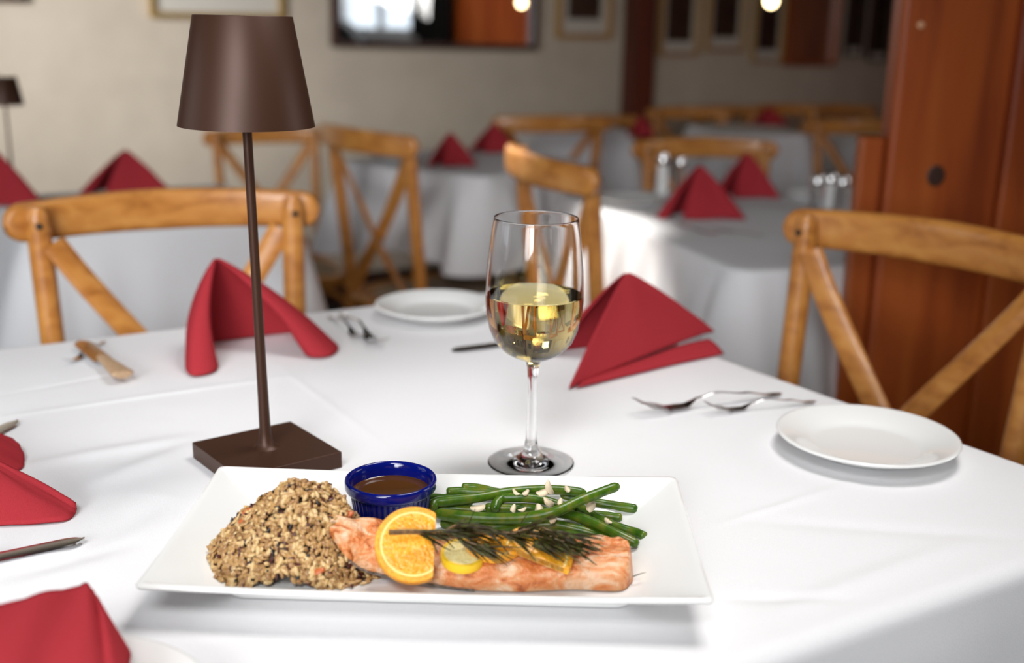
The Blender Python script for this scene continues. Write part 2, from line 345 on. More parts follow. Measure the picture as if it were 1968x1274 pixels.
# ------------------------------------------------------------------ chairs
def make_chair(label, loc, rz):
    t = thing('cross_back_chair', label, 'chair', loc, rz)
    hw = M['honey']
    # top rail (bent, rounded ends); front of the chair is +y
    HWD, BOW, ZR = .207, .052, .862
    def rail_y(x): return -.212 - BOW*(1-(x/HWD)**2)
    n = 130; xs = [-HWD + 2*HWD*i/n for i in range(n+1)]
    def rprof(tt):
        x = abs(2*tt-1); k = 1.0 if x < .88 else math.sqrt(max(0.0, 1-((x-.88)/.12)**2))*.97+.03
        hh, th = .0285*(1-.10*x)*k, .0125*(.35+.65*k)
        out = []
        for q in range(20):
            a = 2*PI*q/20; ca, sa = math.cos(a), math.sin(a); ex = .55
            out.append((th*abs(ca)**ex*(1 if ca > 0 else -1), hh*abs(sa)**ex*(1 if sa > 0 else -1)))
        return out
    mb = MB(); mb.sweep([(x, rail_y(x), ZR+.004*(1-(x/HWD)**2)) for x in xs], rprof); mb.build('top_rail', hw, t)
    for s in (-1, 1):
        yp = rail_y(.165)+.027
        mb = MB(); mb.tube(crom([(s*.166,yp-.004,.884),(s*.165,yp,.82),(s*.160,yp+.018,.65),(s*.157,yp+.035,.46),(s*.165,yp+.02,.25),(s*.178,yp-.035,0)], 30),
                           lambda q: .0155*(.72 if q < .01 else (.93 if q < .04 else 1.0)), 16)
        lg = mb.build('rear_leg', hw, t)
        mb = MB(); mb.lathe([(0,.002),(.0035,.0018),(.0045,0)], 12); bo = mb.build('bolt', M['black'], lg); bo.rotation_euler = (-PI/2,0,0); bo.location = (s*.1655, yp+.0140, .862)
        mb = MB(); mb.tube([(s*.19,.19,.45),(s*.195,.20,.2),(s*.198,.205,0)], lambda q: .018-.004*q, 14); mb.build('front_leg', hw, t)
        # bent cross strip from the post on side s to the opposite lower side
        yo = .008*s
        pts = crom([(s*.150,yp-.002+yo,.838),(s*.115,yp+.004+yo,.785),(s*.06,yp+.010+yo,.71),(-s*.005,yp+.014+yo,.625),(-s*.085,yp+.02+yo,.54),(-s*.135,yp+.03+yo*.3,.47)], 24)
        mb = MB(); mb.sweep(pts, lambda q: [(.0055*math.cos(2*PI*k/14), .0165*math.sin(2*PI*k/14)) for k in range(14)], up=Vector((1 if s > 0 else -1,0,1)).normalized())
        mb.build('cross_strip', hw, t)
        mb = MB(); mb.tube(crom([(s*.165,yp+.03,.28),(s*.15,-.10,.40),(s*.12,-.02,.435)], 14), .009, 10); mb.build('side_brace', hw, t)
        mb = MB(); mb.tube([(s*.172,yp+.03,.17),(s*.194,.195,.17)], .009, 10); mb.build('stretcher', hw, t)
    for yy, xx in ((.2,.195),(-.20,.165)):
        mb = MB(); mb.tube(crom([(-xx,yy,.25),(-xx*.72,yy,.39),(-xx*.2,yy,.435),(xx*.2,yy,.435),(xx*.72,yy,.39),(xx,yy,.25)], 30), .009, 10); mb.build('arch_brace', hw, t)
    # seat ring + cane
    def ring(inset, z, n=56):
        out = []
        for k in range(n):
            a = 2*PI*k/n; ca, sa = math.cos(a), math.sin(a)
            wdt = .215 - .028*(1-sa)/1.0*.9
            e = .42
            out.append(Vector(((wdt-inset)*abs(ca)**e*(1 if ca > 0 else -1), (.212-inset)*abs(sa)**e*(1 if sa > 0 else -1)+.01, z)))
        return out
    mb = MB(); rows = [ring(0.004,.432), ring(0,.437), ring(0,.460), ring(.006,.466), ring(.040,.466), ring(.046,.460), ring(.046,.434), ring(.040,.432), ring(0.004,.432)]
    mb.grid(rows, closed=True); mb.build('seat_frame', hw, t)
    mb = MB(); mb.grid([ring(.044,.4625), ring(.10,.4615), ring(.16,.459)], closed=True); mb.cap(ring(.16,.459)); mb.build('cane_seat', M['cane'], t)
    return t
# (rail centre, angle of the rail) -> chair position
def chair_loc(c, rz, s=1.0):
    off = Matrix.Rotation(rz, 3, 'Z') @ Vector((0, -.24*s, 0)); return (c[0]-off.x, c[1]-off.y, 0)
cA = (P(5,430,.86) + P(608,400,.86))/2
rzA = math.radians(203.5)
chair0 = make_chair('honey wood cross back chair behind the tall lamp, nearest on the left', chair_loc(cA, rzA), rzA)
angB = math.radians(-49); eB = P(1528,434,.86); cB = eB + Vector((math.cos(angB), math.sin(angB), 0))*.207
rzB = angB + PI
dup(chair0, chair_loc(cB, rzB), rzB, 'honey wood cross back chair before the big cedar post, nearest on the right')
def chair_at(px, py, Y, rdeg, s, label, group='chairs around the tables behind'):
    c = D(px, py, Y); rz = math.radians(rdeg); s = s or c.z/.864; return dup(chair0, chair_loc(c, rz, s), rz, label, s, group)
chair_at(508, 262, 3.5, 203, None, 'chair against the wall seen between lamp stem and its neighbour chair')
chair_at(688, 268, 2.68, -50, None, 'darker wood chair with its seat in view, left of the table with two napkins')
chair_at(1034, 332, 2.12, -69, 1.0, 'chair seen from its back with white glint, directly behind the wine glass')
chair_at(1352, 286, 3.0, 187, None, 'chair on the far side of the middle table behind the two napkins')
chair_at(1066, 238, 3.55, 18, None, 'left one of the overlapping chairs left of the wall post')
chair_at(1160, 234, 4.66, 206, None, 'right one of the overlapping chairs in front of the wall post')
chair_at(1322, 218, 4.65, 195, None, 'dark chair in the far row right of the wall post')
chair_at(1385, 214, 5.15, 205, None, 'dark chair in the far row, second from the wall post')
chair_at(1502, 212, 4.95, 200, None, 'reddish far chair behind the far white table')
chair_at(1612, 212, 5.2, 195, None, 'farthest chair, near the left edge of the cedar post')
chair_at(1650, 245, 3.8, 190, None, 'far chair half hidden by the cedar post')
pk = P(-22, 640, .46)
kk = dup(chair0, (pk.x-.17, pk.y+.08, 0), math.radians(-75), 'chair at the left edge, only the corner of its cane seat in view', 1.0)
kk['group'] = 'chairs around the tables behind'

# ------------------------------------------------------------------ tables and cloths
def rounded_poly(cs, r, n):
    cs = [Vector((c[0], c[1])) for c in cs]; pts = []
    m = len(cs)
    for i in range(m):
        p, c, q = cs[i-1], cs[i], cs[(i+1) % m]
        a = (p-c).normalized(); b = (q-c).normalized()
        for k in range(9):
            u = k/8; pa = c + a*r*(1-u)**2 + b*r*u**2; pts.append(pa)
    # resample
    pts.append(pts[0]); L_ = [0]
    for i in range(1, len(pts)): L_.append(L_[-1] + (pts[i]-pts[i-1]).length)
    out = []; j = 0
    for i in range(n):
        d = L_[-1]*i/n
        while L_[j+1] < d: j += 1
        u = (d-L_[j])/max(1e-9, L_[j+1]-L_[j]); out.append(pts[j].lerp(pts[j+1], u))
    return out, L_[-1]
def cloth(name, cs, drop, label, seed=0, n=260, rings=14, amp=.022, hfun=None, er=.010, rows=14, rc=.035, wl=.17, group=None, flare=.02):
    area2 = sum(cs[i-1][0]*cs[i][1]-cs[i][0]*cs[i-1][1] for i in range(len(cs)))
    if area2 < 0: cs = cs[::-1]
    per, L_ = rounded_poly(cs, rc, n); ctr = sum(per, Vector((0,0)))/n; grid = []
    zt = TZ
    for k in range(1, rings+1):
        s = (k/rings)
        row = []
        for p in per:
            q = ctr + (p-ctr)*s; z = zt + (hfun(q.x, q.y) if hfun else 0)
            row.append(Vector((q.x, q.y, z)))
        grid.append(row)
    nor = []
    for i in range(n):
        t = (per[(i+2) % n]-per[i-2]).normalized(); nor.append(Vector((t.y, -t.x)))
    corner = []
    for p in per: corner.append(min((Vector((c[0], c[1]))-p).length for c in cs))
    for k in range(1, 5):
        a = k/4*PI/2; row = []
        for i, p in enumerate(per):
            q = p + nor[i]*er*math.sin(a); z = zt - er*(1-math.cos(a)) + (hfun(p.x, p.y)*(1-k/4) if hfun else 0)
            row.append(Vector((q.x, q.y, z)))
        grid.append(row)
    for k in range(1, rows+1):
        d = k/rows; row = []
        for i, p in enumerate(per):
            s = L_*i/n; cf = math.exp(-(corner[i]/.13)**2)
            wv = .5+.5*math.sin(2*PI*s/(L_/round(L_/wl)) + 1.3*noise.noise(Vector((s*2.2, seed, .3)))*2)
            a2 = amp*(.35+.65*abs(noise.noise(Vector((s*3, seed*3.1, 1.7)))*1.6))
            off = er + d**.8*(flare + a2*wv*1.6 + cf*.05 + .012*cf*math.sin(s*60))
            z = zt - er - d*(drop-er) - cf*.03*d
            q = p + nor[i]*off; row.append(Vector((q.x, q.y, z)))
        grid.append(row)
    mb = MB(); mb.grid(grid, closed=True); mb.cap(grid[0])
    o = mb.build(name, M['cloth'], angle=180); tag(o, label, 'tablecloth', group)
    return o, ctr, cs
def table_under(cs, label, group=None):
    ctr = sum((Vector((c[0], c[1])) for c in cs), Vector((0,0)))/len(cs)
    t = thing('dining_table', label, 'table', (ctr.x, ctr.y, 0), 0, group)
    mb = MB(); ring = [Vector(((c[0]-ctr.x)*.985, (c[1]-ctr.y)*.985, 0)) for c in cs]
    z0, z1 = TZ-.035, TZ-.008
    a = [v+Vector((0,0,z0)) for v in ring]; b2 = [v+Vector((0,0,z1)) for v in ring]
    mb.grid([a, b2], closed=True); mb.cap(a); mb.cap(b2); mb.build('tabletop', M['dkwood'], t, smooth=False)
    mb = MB(); mb.tube([(0,0,.03),(0,0,z0)], .035, 20); mb.build('pedestal', M['black'], t)
    mb = MB(); mb.box((0,0,.02), (.6,.07,.03)); mb.box((0,0,.021), (.07,.6,.03)); mb.build('foot_cross', M['black'], t, smooth=False, bevel=.006)
    return t
# our table
c_back = P(998,555); c_left = P(998,555) - Vector((math.cos(math.radians(30.7)), math.sin(math.radians(30.7)), 0))*1.25
c_right = Vector((.532,.846,0)); c_right = Vector((.241,1.283,0)) + Vector((math.cos(math.radians(-55.8)), math.sin(math.radians(-55.8)),0))*.505
fdir = Vector((math.cos(math.radians(30.6)), math.sin(math.radians(30.6)), 0)); fp = P(1500,1226)
tt = ((c_right-fp).dot(Vector((-fdir.y, fdir.x, 0)))); c_right = c_right
# intersection of right edge with front edge
rd = Vector((math.cos(math.radians(-55.8)), math.sin(math.radians(-55.8)), 0)); r0 = Vector((.241,1.283,0))
den = rd.x*fdir.y - rd.y*fdir.x; u_ = ((fp.x-r0.x)*fdir.y - (fp.y-r0.y)*fdir.x)/den; c_right = r0 + rd*u_
c_front = c_right - fdir*1.28
MAIN = [(c_back.x, c_back.y), (c_left.x, c_left.y), (c_front.x, c_front.y), (c_right.x, c_right.y)]
creases = []
for a, b, dep, wid in [((0,802),(560,722),.0010,.005), ((0,760),(330,700),-.0008,.004), ((530,700),(770,880),.0006,.004), ((1375,1010),(1650,925),.0008,.004),
                  ((1370,1148),(1640,1150),-.0012,.006), ((1440,1000),(1968,1035),-.0009,.010), ((1480,1180),(1860,1040),.0012,.010), ((0,905),(380,838),.0016,.012),
                  ((170,935),(400,850),.0022,.014), ((150,1060),(300,960),-.0022,.016), ((0,1110),(260,1040),-.0016,.012), ((230,1180),(560,1274),.0022,.016), ((700,1195),(1100,1274),-.0018,.018), ((380,1195),(900,1250),-.0016,.014)]:
    A_, B_ = P(*a), P(*b); creases.append((Vector(A_[:2]), Vector(B_[:2]), dep*1.7, wid))
PLc = Vector((-.05,.752)); 
def main_h(x, y):
    q = Vector((x, y)); h = .0007*noise.noise(Vector((x*9, y*9, 0))) + .0003*noise.noise(Vector((x*30, y*30, 4)))
    lf = max(0.0, min(1.0, (.95-y)/.25))*max(0.0, min(1.0, (-.02-x+ (0.60-y)*2)/.12)); lf = max(0, min(1, lf))
    ax = x*.8+y*.6; bx = -x*.6+y*.8
    h += lf*.0075*noise.noise(Vector((ax*5, bx*16, 2.2)))
    for A_, B_, dep, wid in creases:
        ab = B_-A_; L2 = ab.length; u = (q-A_).dot(ab)/(L2*L2); 
        if -.1 < u < 1.1:
            d = (q-A_).dot(Vector((-ab.y, ab.x)))/L2; e = math.sin(PI*max(0, min(1, (u+.1)/1.2)))
            h += dep*e*math.exp(-(d/wid)**2)
    # kept flat under the platter and the lamp foot
    ex = max(0.0, abs(x-PLc.x)-.17); ey = max(0.0, abs(y-PLc.y)-.09); k = min(1.0, math.hypot(ex, ey)/.04)
    k2 = min(1.0, max(0.0, (Vector((x+.214, y-.94)).length-.06)/.03))
    k3 = min(1.0, max(0.0, (Vector((x-.019, y-.944)).length-.045)/.03))
    return h*k*k2*k3
cloth('tablecloth', MAIN, .245, 'white tablecloth on the near table under the meal and tall lamp', 3, n=620, rings=150, amp=.02, hfun=main_h, er=.014, rows=16, rc=.05, wl=.3)
table_under(MAIN, 'near dining table hidden under its white cloth')
# left table
a = P(58,455); b = P(568,418); u = (b-a).normalized(); nrm = Vector((-u.y, u.x, 0))
TL = [a, b, b+nrm*.50, a+nrm*.50]
cloth('tablecloth', [(p.x, p.y) for p in TL], .26, 'white cloth on the table behind the left chair, small lamp on it', 5, amp=.006, wl=.4, group=None, flare=.03)
table_under([(p.x, p.y) for p in TL], 'table under the white cloth behind the left chair')
# back table
a = P(655,310); b = P(930,340); u = (b-a).normalized(); nrm = Vector((-u.y, u.x, 0)); 
TB = [a, b, b+nrm*.48, a+nrm*.48]
cloth('tablecloth', [(p.x, p.y) for p in TB], .21, 'shaded white cloth on the back table with two napkins', 9, amp=.03, wl=.13, flare=.015)
table_under([(p.x, p.y) for p in TB], 'table under the shaded cloth at the back')
# middle table
a = P(1422,520); b = P(1078,372); u = (a-b).normalized(); nrm = Vector((-u.y, u.x, 0))
TM = [a, a+nrm*.80, b+nrm*.80, b]
cloth('tablecloth', [(p.x, p.y) for p in TM], .22, 'white cloth on the middle table beside the cedar post', 12, amp=.02, wl=.12, flare=.02, n=360)
table_under([(p.x, p.y) for p in TM], 'table under the white cloth beside the cedar post')
# far tables
def far_table(px0, px1, py, dz, ang, label, seed, depth=.6):
    a = P(px0, py); b = P(px1, py); L_ = (b-a).length; u = Vector((math.cos(ang), math.sin(ang), 0)); n_ = Vector((-u.y, u.x, 0)); b = a+u*L_
    T = [a, b, b+n_*depth, a+n_*depth]
    cloth('tablecloth', [(p.x, p.y) for p in T], .26, 'white cloth on '+label, seed, amp=.02, wl=.16, n=160, rings=4)
    table_under([(p.x, p.y) for p in T], 'table under the cloth, '+label)
    return T
FT1 = far_table(1385, 1552, 258, 0, math.radians(8), 'the far table under the row of prints', 21, .4)
FT2 = far_table(1030, 1215, 254, 0, math.radians(12), 'the far table in front of the wall post', 22, .35)
FT3 = far_table(1668, 1800, 262, 0, math.radians(10), 'the far table at the edge of the cedar post', 23, .5)

# ------------------------------------------------------------------ napkins
def napkin(A, base, label, bulge=.006, flap=None, group='burgundy napkins on the near table', n=90, m=26, thick=.0022, s0=.02, zmin=None, name='napkin'):
    A = Vector(A); B = crom(base, n); ctr = sum(B, Vector())/len(B); ctr.z = A.z
    rows = []
    for i in range(m+1):
        s = s0 + (1-s0)*i/m; row = []
        for j, q in enumerate(B):
            p = A.lerp(q, s)
            o = Vector((q.x-ctr.x, q.y-ctr.y, 0))
            if o.length > 1e-6: o.normalize()
            p += o*bulge*math.sin(PI*s) + Vector((0,0,1))*(-.004*math.exp(-s*14))
            p += Vector((1,1,1))*.0006*noise.noise(Vector((j*.15, s*4, A.x*9)))
            row.append(p)
        rows.append(row)
    mb = MB(); mb.grid(rows)
    if flap:
        U = crom(flap[0], 30); V = crom(flap[1], 30)
        mb.grid([[U[k].lerp(V[k], s) + Vector((0,0,.002*math.sin(PI*s))) for k in range(31)] for s in [x/6 for x in range(7)]])
    mn = min(v[2] for v in mb.v)
    c = Vector((ctr.x, ctr.y, 0))
    o = mb.build(name, M['napkin'], solid=thick, angle=180)
    return tag(o, label, 'napkin', group)
z0 = TZ+.0025
G = lambda *l: [P(x, y, z0) for x, y in l]
napkin(D(414,490,1.30), G((395,704),(417,700),(414,712),(392,720),(366,720),(357,700),(366,672),(430,655),(560,640),(626,650),(650,668),(636,683),(604,687),(588,680),(600,672),(625,672)),
       'burgundy napkin folded as a tent, open side to us, behind the lamp stem', bulge=.010)
F_ = Vector((.063,1.158,z0)); K_ = Vector((.243,1.332,.770))
napkin((.129,1.272,.857), [(.075,1.20,z0+.002),(.074,1.175,z0),F_,(.10,1.195,.757),(.17,1.262,.766),(.225,1.315,.770),K_,(.215,1.345,.76),(.13,1.33,z0),(.052,1.295,z0),(.045,1.285,z0),(.052,1.28,z0)],
       'burgundy napkin folded as a pyramid to the right of the wine glass', bulge=.004,
       flap=([(.070,1.158,z0),(.15,1.222,z0),(.205,1.265,z0),(.250,1.296,z0)], [(.080,1.175,.755),(.15,1.245,.760),(.20,1.29,.764),(.235,1.318,.764)]))
# left edge napkin (foot pointing right) and its second tip
napkin(P(-150,822,.80), [P(62,938,z0+.004), P(110,955,z0+.004), P(143,966,z0+.004), P(145,985,z0), P(115,1001,z0), P(0,1008,z0), P(-120,1005,z0)],
       'burgundy napkin at the left edge, pointed foot beside the silver knife tip', bulge=.004)
napkin(P(-120,800,.795), [P(-60,850,z0), P(10,842,z0+.006), P(38,858,z0+.004), P(46,888,z0), P(30,903,z0), P(-60,900,z0)],
       'burgundy napkin fold peeping in at the left edge above its neighbour', bulge=.004)
# big bottom-left napkin lying over a plate
pa, pb_, pc_, pd = P(165,1127,.80), P(188,1152,.797), P(240,1290,.775), P(-60,1180,.815)
mb = MB(); rows = []
top = crom([P(-140,1205,.812), P(0,1163,.808), P(90,1143,.804), P(152,1127,.80), P(172,1131,.798), P(184,1150,.796)], 40)
bot = crom([P(-140,1420,.79), P(0,1420,.785), P(90,1410,.782), P(200,1400,.780), P(232,1390,.778), P(262,1380,.775)], 40)
for i in range(25):
    s = i/24; rows.append([top[k].lerp(bot[k], s) + Vector((0,0,.006*math.sin(PI*min(1,s*1.2)) + .0015*math.sin(k*.5+s*5))) for k in range(41)])
mb.grid(rows)
edge = [r[-1] for r in rows]
mb.grid([[p + Vector((.000+.012*s+.003*s*math.sin(i*.5), -.002*s, -.028*s)) for i, p in enumerate(edge)] for s in (0,.25,.5,.75,1)])
mb.grid([[p + Vector((0,.004*s,-.03*s)) for p in top] for s in (0,.5,1)])
tag(mb.build('napkin', M['napkin'], solid=.0025, angle=180), 'large burgundy napkin in the bottom left corner over a bread plate', 'napkin', 'burgundy napkins on the near table')

def far_napkin(px, py_base, half_px, h, Y=None, label='', rz=0, z=TZ+.002, grp='dark red napkins on the tables behind'):
    b = P(px, py_base, z); d = (b-Vector((0,0,CAM_H))).length; r = half_px*d/F_PX
    R_ = Matrix.Rotation(rz, 3, 'Z')
    def L_(x, y, zz=0): return b + R_ @ Vector((x*r, y*r, zz))
    napkin(L_(-.05,.35,h), [L_(-.72,-.12), L_(-.85,-.3), L_(-1,-.15), L_(-.9,.05), L_(-.1,.85), L_(.55,.45), L_(1,.0), L_(.92,-.14), L_(.5,-.14,.002), L_(0,-.25), L_(-.3,-.3), L_(-.42,-.2,0)],
           label, bulge=.004, group=grp, n=60, m=14)
far_napkin(244, 370, 80, .092, label='dark red napkin on the left table above the near chair rail', rz=.1)
far_napkin(-22, 392, 104, .112, label='dark red napkin at the left edge before the small lamp', rz=-.1)
far_napkin(868, 318, 46, .088, label='dark red napkin at the front of the shaded back table', rz=.1)
far_napkin(948, 292, 46, .085, label='dark red napkin at the back of the shaded back table', rz=-.2)
far_napkin(1346, 418, 82, .105, label='dark red pyramid napkin on the middle table with a pink glint on top', rz=-.05)
far_napkin(1434, 378, 60, .100, label='dark red napkin on the middle table in front of the far chair', rz=-.15)
far_napkin(1232, 262, 26, .07, label='dark red napkin on the far table in front of the wall post', rz=.0)
far_napkin(1478, 240, 34, .07, label='dark red napkin on the far table under the prints', rz=.0)

# ------------------------------------------------------------------ table lamps
def lamp(label, loc, rz, s, lean=0.0):
    t = thing('table_lamp', label, 'lamp', loc, rz, None, s)
    mb = MB(); mb.box((0,0,.0075), (.096,.096,.015)); mb.build('base', M['dkbrown'], t, smooth=False, bevel=.0009)
    mb = MB(); mb.lathe([(.012,.0148),(.0085,.0165),(.0062,.021),(.0050,.030),(.0046,.06),(.0040,.15),(.0038,.30)], 24); st = mb.build('stem', M['dkbrown'], t)
    zb, zt_, rb, rt = .2925, .3785, .0547, .0388
    sh = MB(); sh.lathe([(rb,zb),(rt+.0002,zt_-.0004),(rt-.0002,zt_),(rt-.001,zt_-.0003),(rt-.0012,zt_-.001)], 96); so = sh.build('shade', M['dkbrown'], t)
    st.matrix_local = Matrix.Rotation(-rz, 4, 'Z') @ Matrix.Rotation(-lean, 4, 'Y') @ Matrix.Rotation(rz, 4, 'Z')
    so.matrix_local = Matrix.Rotation(-rz, 4, 'Z') @ Matrix.Translation((-math.tan(lean)*zb, 0, 0)) @ Matrix.Translation((0,0,zb)) @ Matrix.Rotation(lean*.4, 4, 'Y') @ Matrix.Translation((0,0,-zb)) @ Matrix.Rotation(rz, 4, 'Z')
    sh = MB(); sh.lathe([(rb,zb),(rb-.0008,zb-.0001),(rb-.0011,zb+.0005),(rt-.0014,zt_-.0006)], 96); sh.build('shade_lining', M['cream_in'], so)
    sh = MB(); sh.lathe([(0,zt_-.004),(rt-.0016,zt_-.004)], 48); sh.build('top_diffuser', M['cream_in'], so)
    sh = MB(); sh.lathe([(0,.292),(.014,.292),(.014,.33),(.010,.335),(0,.336)], 24); sh.build('light_unit', M['cream_in'], so)
    return t
lb = P(512,850,.765)
lamp('tall dark brown table lamp with metal shade and square foot behind the platter', (-.213, .938, TZ), math.radians(38), 1.0, math.radians(.95))
l2 = P(22, 372); l2 = D(20, 300, 2.36)
lamp('small dark brown table lamp at the left edge on the table behind', (l2.x, l2.y, TZ), .5, .66)

# ------------------------------------------------------------------ wine glass
gl = P(1020, 892)
t = thing('wine_glass', 'stemmed wine glass half full of white wine behind the platter', 'wine glass', (gl.x, gl.y, TZ+.0015))
mb = MB()
outer = [(0,0.0003),(.010,.0003),(.030,.0003),(.0355,.0003),(.0370,.0003),(.0376,.0004),(.0382,.0008),(.0378,.0013),(.0366,.0015),(.031,.0019),(.026,.0024),(.0160,.0042),(.0100,.0080),(.0065,.0145),(.0050,.022),(.0044,.034),(.0040,.055),(.0041,.075),(.0050,.088),(.0068,.0945),
         (.0150,.0975),(.0255,.1030),(.0340,.1125),(.0387,.1240),(.0410,.1370),(.0418,.1485),(.0416,.160),(.0409,.175),(.0392,.190),(.0374,.205),(.0359,.2150),(.03555,.2178),(.0354,.2186)]
inner = [(.03515,.2190),(.0348,.2186),(.0348,.2178),(.0351,.2150),(.0367,.205),(.0385,.190),(.0401,.175),(.0408,.160),(.0409,.1485),(.0401,.1375),(.0378,.1248),(.0332,.1138),(.0249,.1047),(.0145,.0997),(.0060,.0985),(0,.0983)]
mb.lathe(outer+inner, 96); mb.build('glass', M['glass'], t, angle=180)
zs = .1535
mb = MB(); wi = [(0,.09825),(.0061,.09842),(.0146,.0996),(.0251,.1045),(.0335,.1136),(.0381,.1247),(.0404,.1375),(.0412,.1485),(.0412,.1528),(.0402,zs),(0,zs)]
mb.lathe(wi, 96); mb.build('wine', M['wine'], t, angle=30)['label'] = 'pale golden white wine'

# ------------------------------------------------------------------ platter
PZ = TZ+.001
pc = (P(249,1137,.776)+P(1366,1166,.776)+P(1305,922,.776)+P(430,899,.776))/4; pc.z = 0
pr_ = math.atan2((P(1366,1166,.776)-P(249,1137,.776)).y, (P(1366,1166,.776)-P(249,1137,.776)).x)
HW, HD = .184, .1015
def rrect(hw, hd, r, z, n=6, bow=0):
    out = []
    for cx, cy, a0 in ((hw-r,hd-r,0),(-hw+r,hd-r,PI/2),(-hw+r,-hd+r,PI),(hw-r,-hd+r,1.5*PI)):
        for k in range(n+1):
            a = a0 + PI/2*k/n; x, y = cx+r*math.cos(a), cy+r*math.sin(a); out.append((x, y))
    res = []
    m = len(out)
    for i in range(m):        # add points along the straight sides so the rim can lift at the corners
        x0, y0 = out[i]; x1, y1 = out[(i+1) % m]; q = 10 if math.hypot(x1-x0, y1-y0) > r*1.2 else 1
        for k in range(q):
            x, y = x0+(x1-x0)*k/q, y0+(y1-y0)*k/q
            res.append(Vector((x, y, z + bow*((x/hw)**2*(y/hd)**2))))
    return res
mb = MB()
secs = [(HW-.052,HD-.045,.012,0.0),(HW-.046,HD-.040,.014,.0),(HW-.045,HD-.039,.014,.004),(HW-.004,HD-.004,.006,.0215),(HW-.0005,HD-.0005,.005,.0232),(HW,HD,.005,.0246),(HW-.0012,HD-.0012,.005,.0262),(HW-.0035,HD-.0035,.005,.0263),
        (HW-.006,HD-.006,.004,.0250),(HW-.040,HD-.034,.006,.0085),(HW-.044,HD-.038,.008,.0073),(HW-.048,HD-.042,.010,.0070)]
rows = [rrect(a, b2, r, z, bow=.0022 if z > .02 else 0) for a, b2, r, z in secs]
mb.grid(rows, closed=True); mb.cap(rows[0]); mb.cap(rows[-1])
pl_o = mb.build('platter', M['porcelain'], angle=50); pl_o.location = (pc.x, pc.y, PZ); pl_o.rotation_euler = (0,0,pr_)
tag(pl_o, 'long rectangular white porcelain platter holding the salmon meal', 'platter')
FZ = PZ+.0072          # platter floor height

# ------------------------------------------------------------------ ramekin
rk = P(751, 919, FZ+.036)
t = thing('ramekin', 'cobalt blue fluted ramekin of brown sauce on the platter', 'ramekin', (rk.x, rk.y, FZ))
mb = MB()
prof = [(0,.0),(.0245,.0),(.0262,.0012),(.0275,.006),(.0285,.012),(.0295,.018),(.0303,.023),(.0309,.0262),(.0316,.0270),(.0338,.0285),(.0345,.0300),(.0346,.0345),(.0341,.0362),(.0331,.0368),(.0318,.0363),(.0308,.0345),(.0302,.030),(.0285,.018),(.0265,.008),(.022,.005),(0,.005)]
def flute(r, z, a, i):
    return r - (.00085*(.5+.5*math.cos(a*44)) if 2 <= i <= 7 else 0)
mb.lathe(prof, 352, rmod=flute); mb.build('cup', M['cobalt'], t, angle=60)
mb = MB(); mb.lathe([(0,.0255),(.0285,.0255),(.0297,.0262)], 64); mb.build('sauce', M['sauce'], t)

# ------------------------------------------------------------------ rice pilaf
rc_ = P(572, 1073, FZ); RXX, RYY, RH = .068, .047, .060
ry0 = rc_.y - .002
def mound(x, y):
    dx = (x-rc_.x); dy = (y-ry0)
    pkx = .010
    sx = RXX*(1.0 if dx < pkx else .88)
    r = math.hypot(dx/RXX, dy/RYY)
    if r >= 1: return 0
    r2 = math.hypot((dx-pkx*(1-r))/sx, dy/RYY)
    h = RH*(1-r2**1.6)*(1 + .14*noise.noise(Vector((x*55, y*55, 5)))) + .003*noise.noise(Vector((x*160, y*160, 1)))
    return max(0, h)
mb = MB()
rows = []
for i in range(1, 19):
    s = i/18*.96; rows.append([Vector((rc_.x+RXX*s*math.cos(a), ry0+RYY*s*math.sin(a), 0)) for a in [2*PI*k/48 for k in range(48)]])
for r in rows:
    for v in r: v.y = max(v.y, .7035); v.z = FZ + max(.0006, mound(v.x, v.y)-.0060)
mb.grid(rows, 5, closed=True); mb.cap(rows[0], 5)
def grain(mb, p, d, n_, L_, r, mi):
    d = d.normalized(); s1 = d.cross(n_);
    if s1.length < 1e-3: s1 = d.orthogonal()
    s1.normalize(); s2 = s1.cross(d); rr = [(-1,.0),(-.8,.62),(-.35,1),(.3,1),(.75,.68),(1,.0)]; bend = random.uniform(-.12,.12)
    vs = []; fs = []
    vs.append(p-d*L_/2)
    for t_, k in rr[1:-1]:
        for q in range(6):
            a = 2*PI*q/6; vs.append(p + d*L_/2*t_ + s1*(r*k*math.cos(a)+bend*L_*t_*t_) + s2*r*k*math.sin(a)*.85)
    vs.append(p+d*L_/2)
    for q in range(6):
        k = (q+1) % 6; fs.append((0, 1+k, 1+q)); fs.append((25, 19+q, 19+k))
        for lv in range(3): b0 = 1+lv*6; fs.append((b0+q, b0+k, b0+6+k, b0+6+q))
    mb.add(vs, fs, mi)
rnd = random.Random(11)
N = 0
while N < 4200:
    a = rnd.uniform(0, 2*PI); s = math.sqrt(rnd.random())*1.03
    x = rc_.x + RXX*s*math.cos(a); y = ry0 + RYY*s*math.sin(a)
    if y < .6955: continue
    h = mound(x, y); e = .002
    n_ = Vector((-(mound(x+e,y)-mound(x-e,y))/(2*e), -(mound(x,y+e)-mound(x,y-e))/(2*e), 1)).normalized()
    # denser on the steep, seen sides
    if rnd.random() > .35 + .65*(1-n_.z) and s < 1.0 and h > .02: 
        if rnd.random() < .5: continue
    d = Vector((rnd.gauss(0,1), rnd.gauss(0,1), rnd.gauss(0,1))); d -= n_*d.dot(n_)*rnd.uniform(.3,1)
    q = rnd.random(); mi = 0 if q < .37 else 1 if q < .62 else 2 if q < .81 else 3 if q < .93 else 4
    L_ = rnd.uniform(.0056,.0080) if mi < 3 else rnd.uniform(.004,.0085); r = rnd.uniform(.00130,.00180) if mi < 3 else rnd.uniform(.0008,.0012)
    grain(mb, Vector((x, y, FZ+max(.0014, h) + rnd.uniform(-.0050,.0016))) , d, n_, L_, r, mi); N += 1
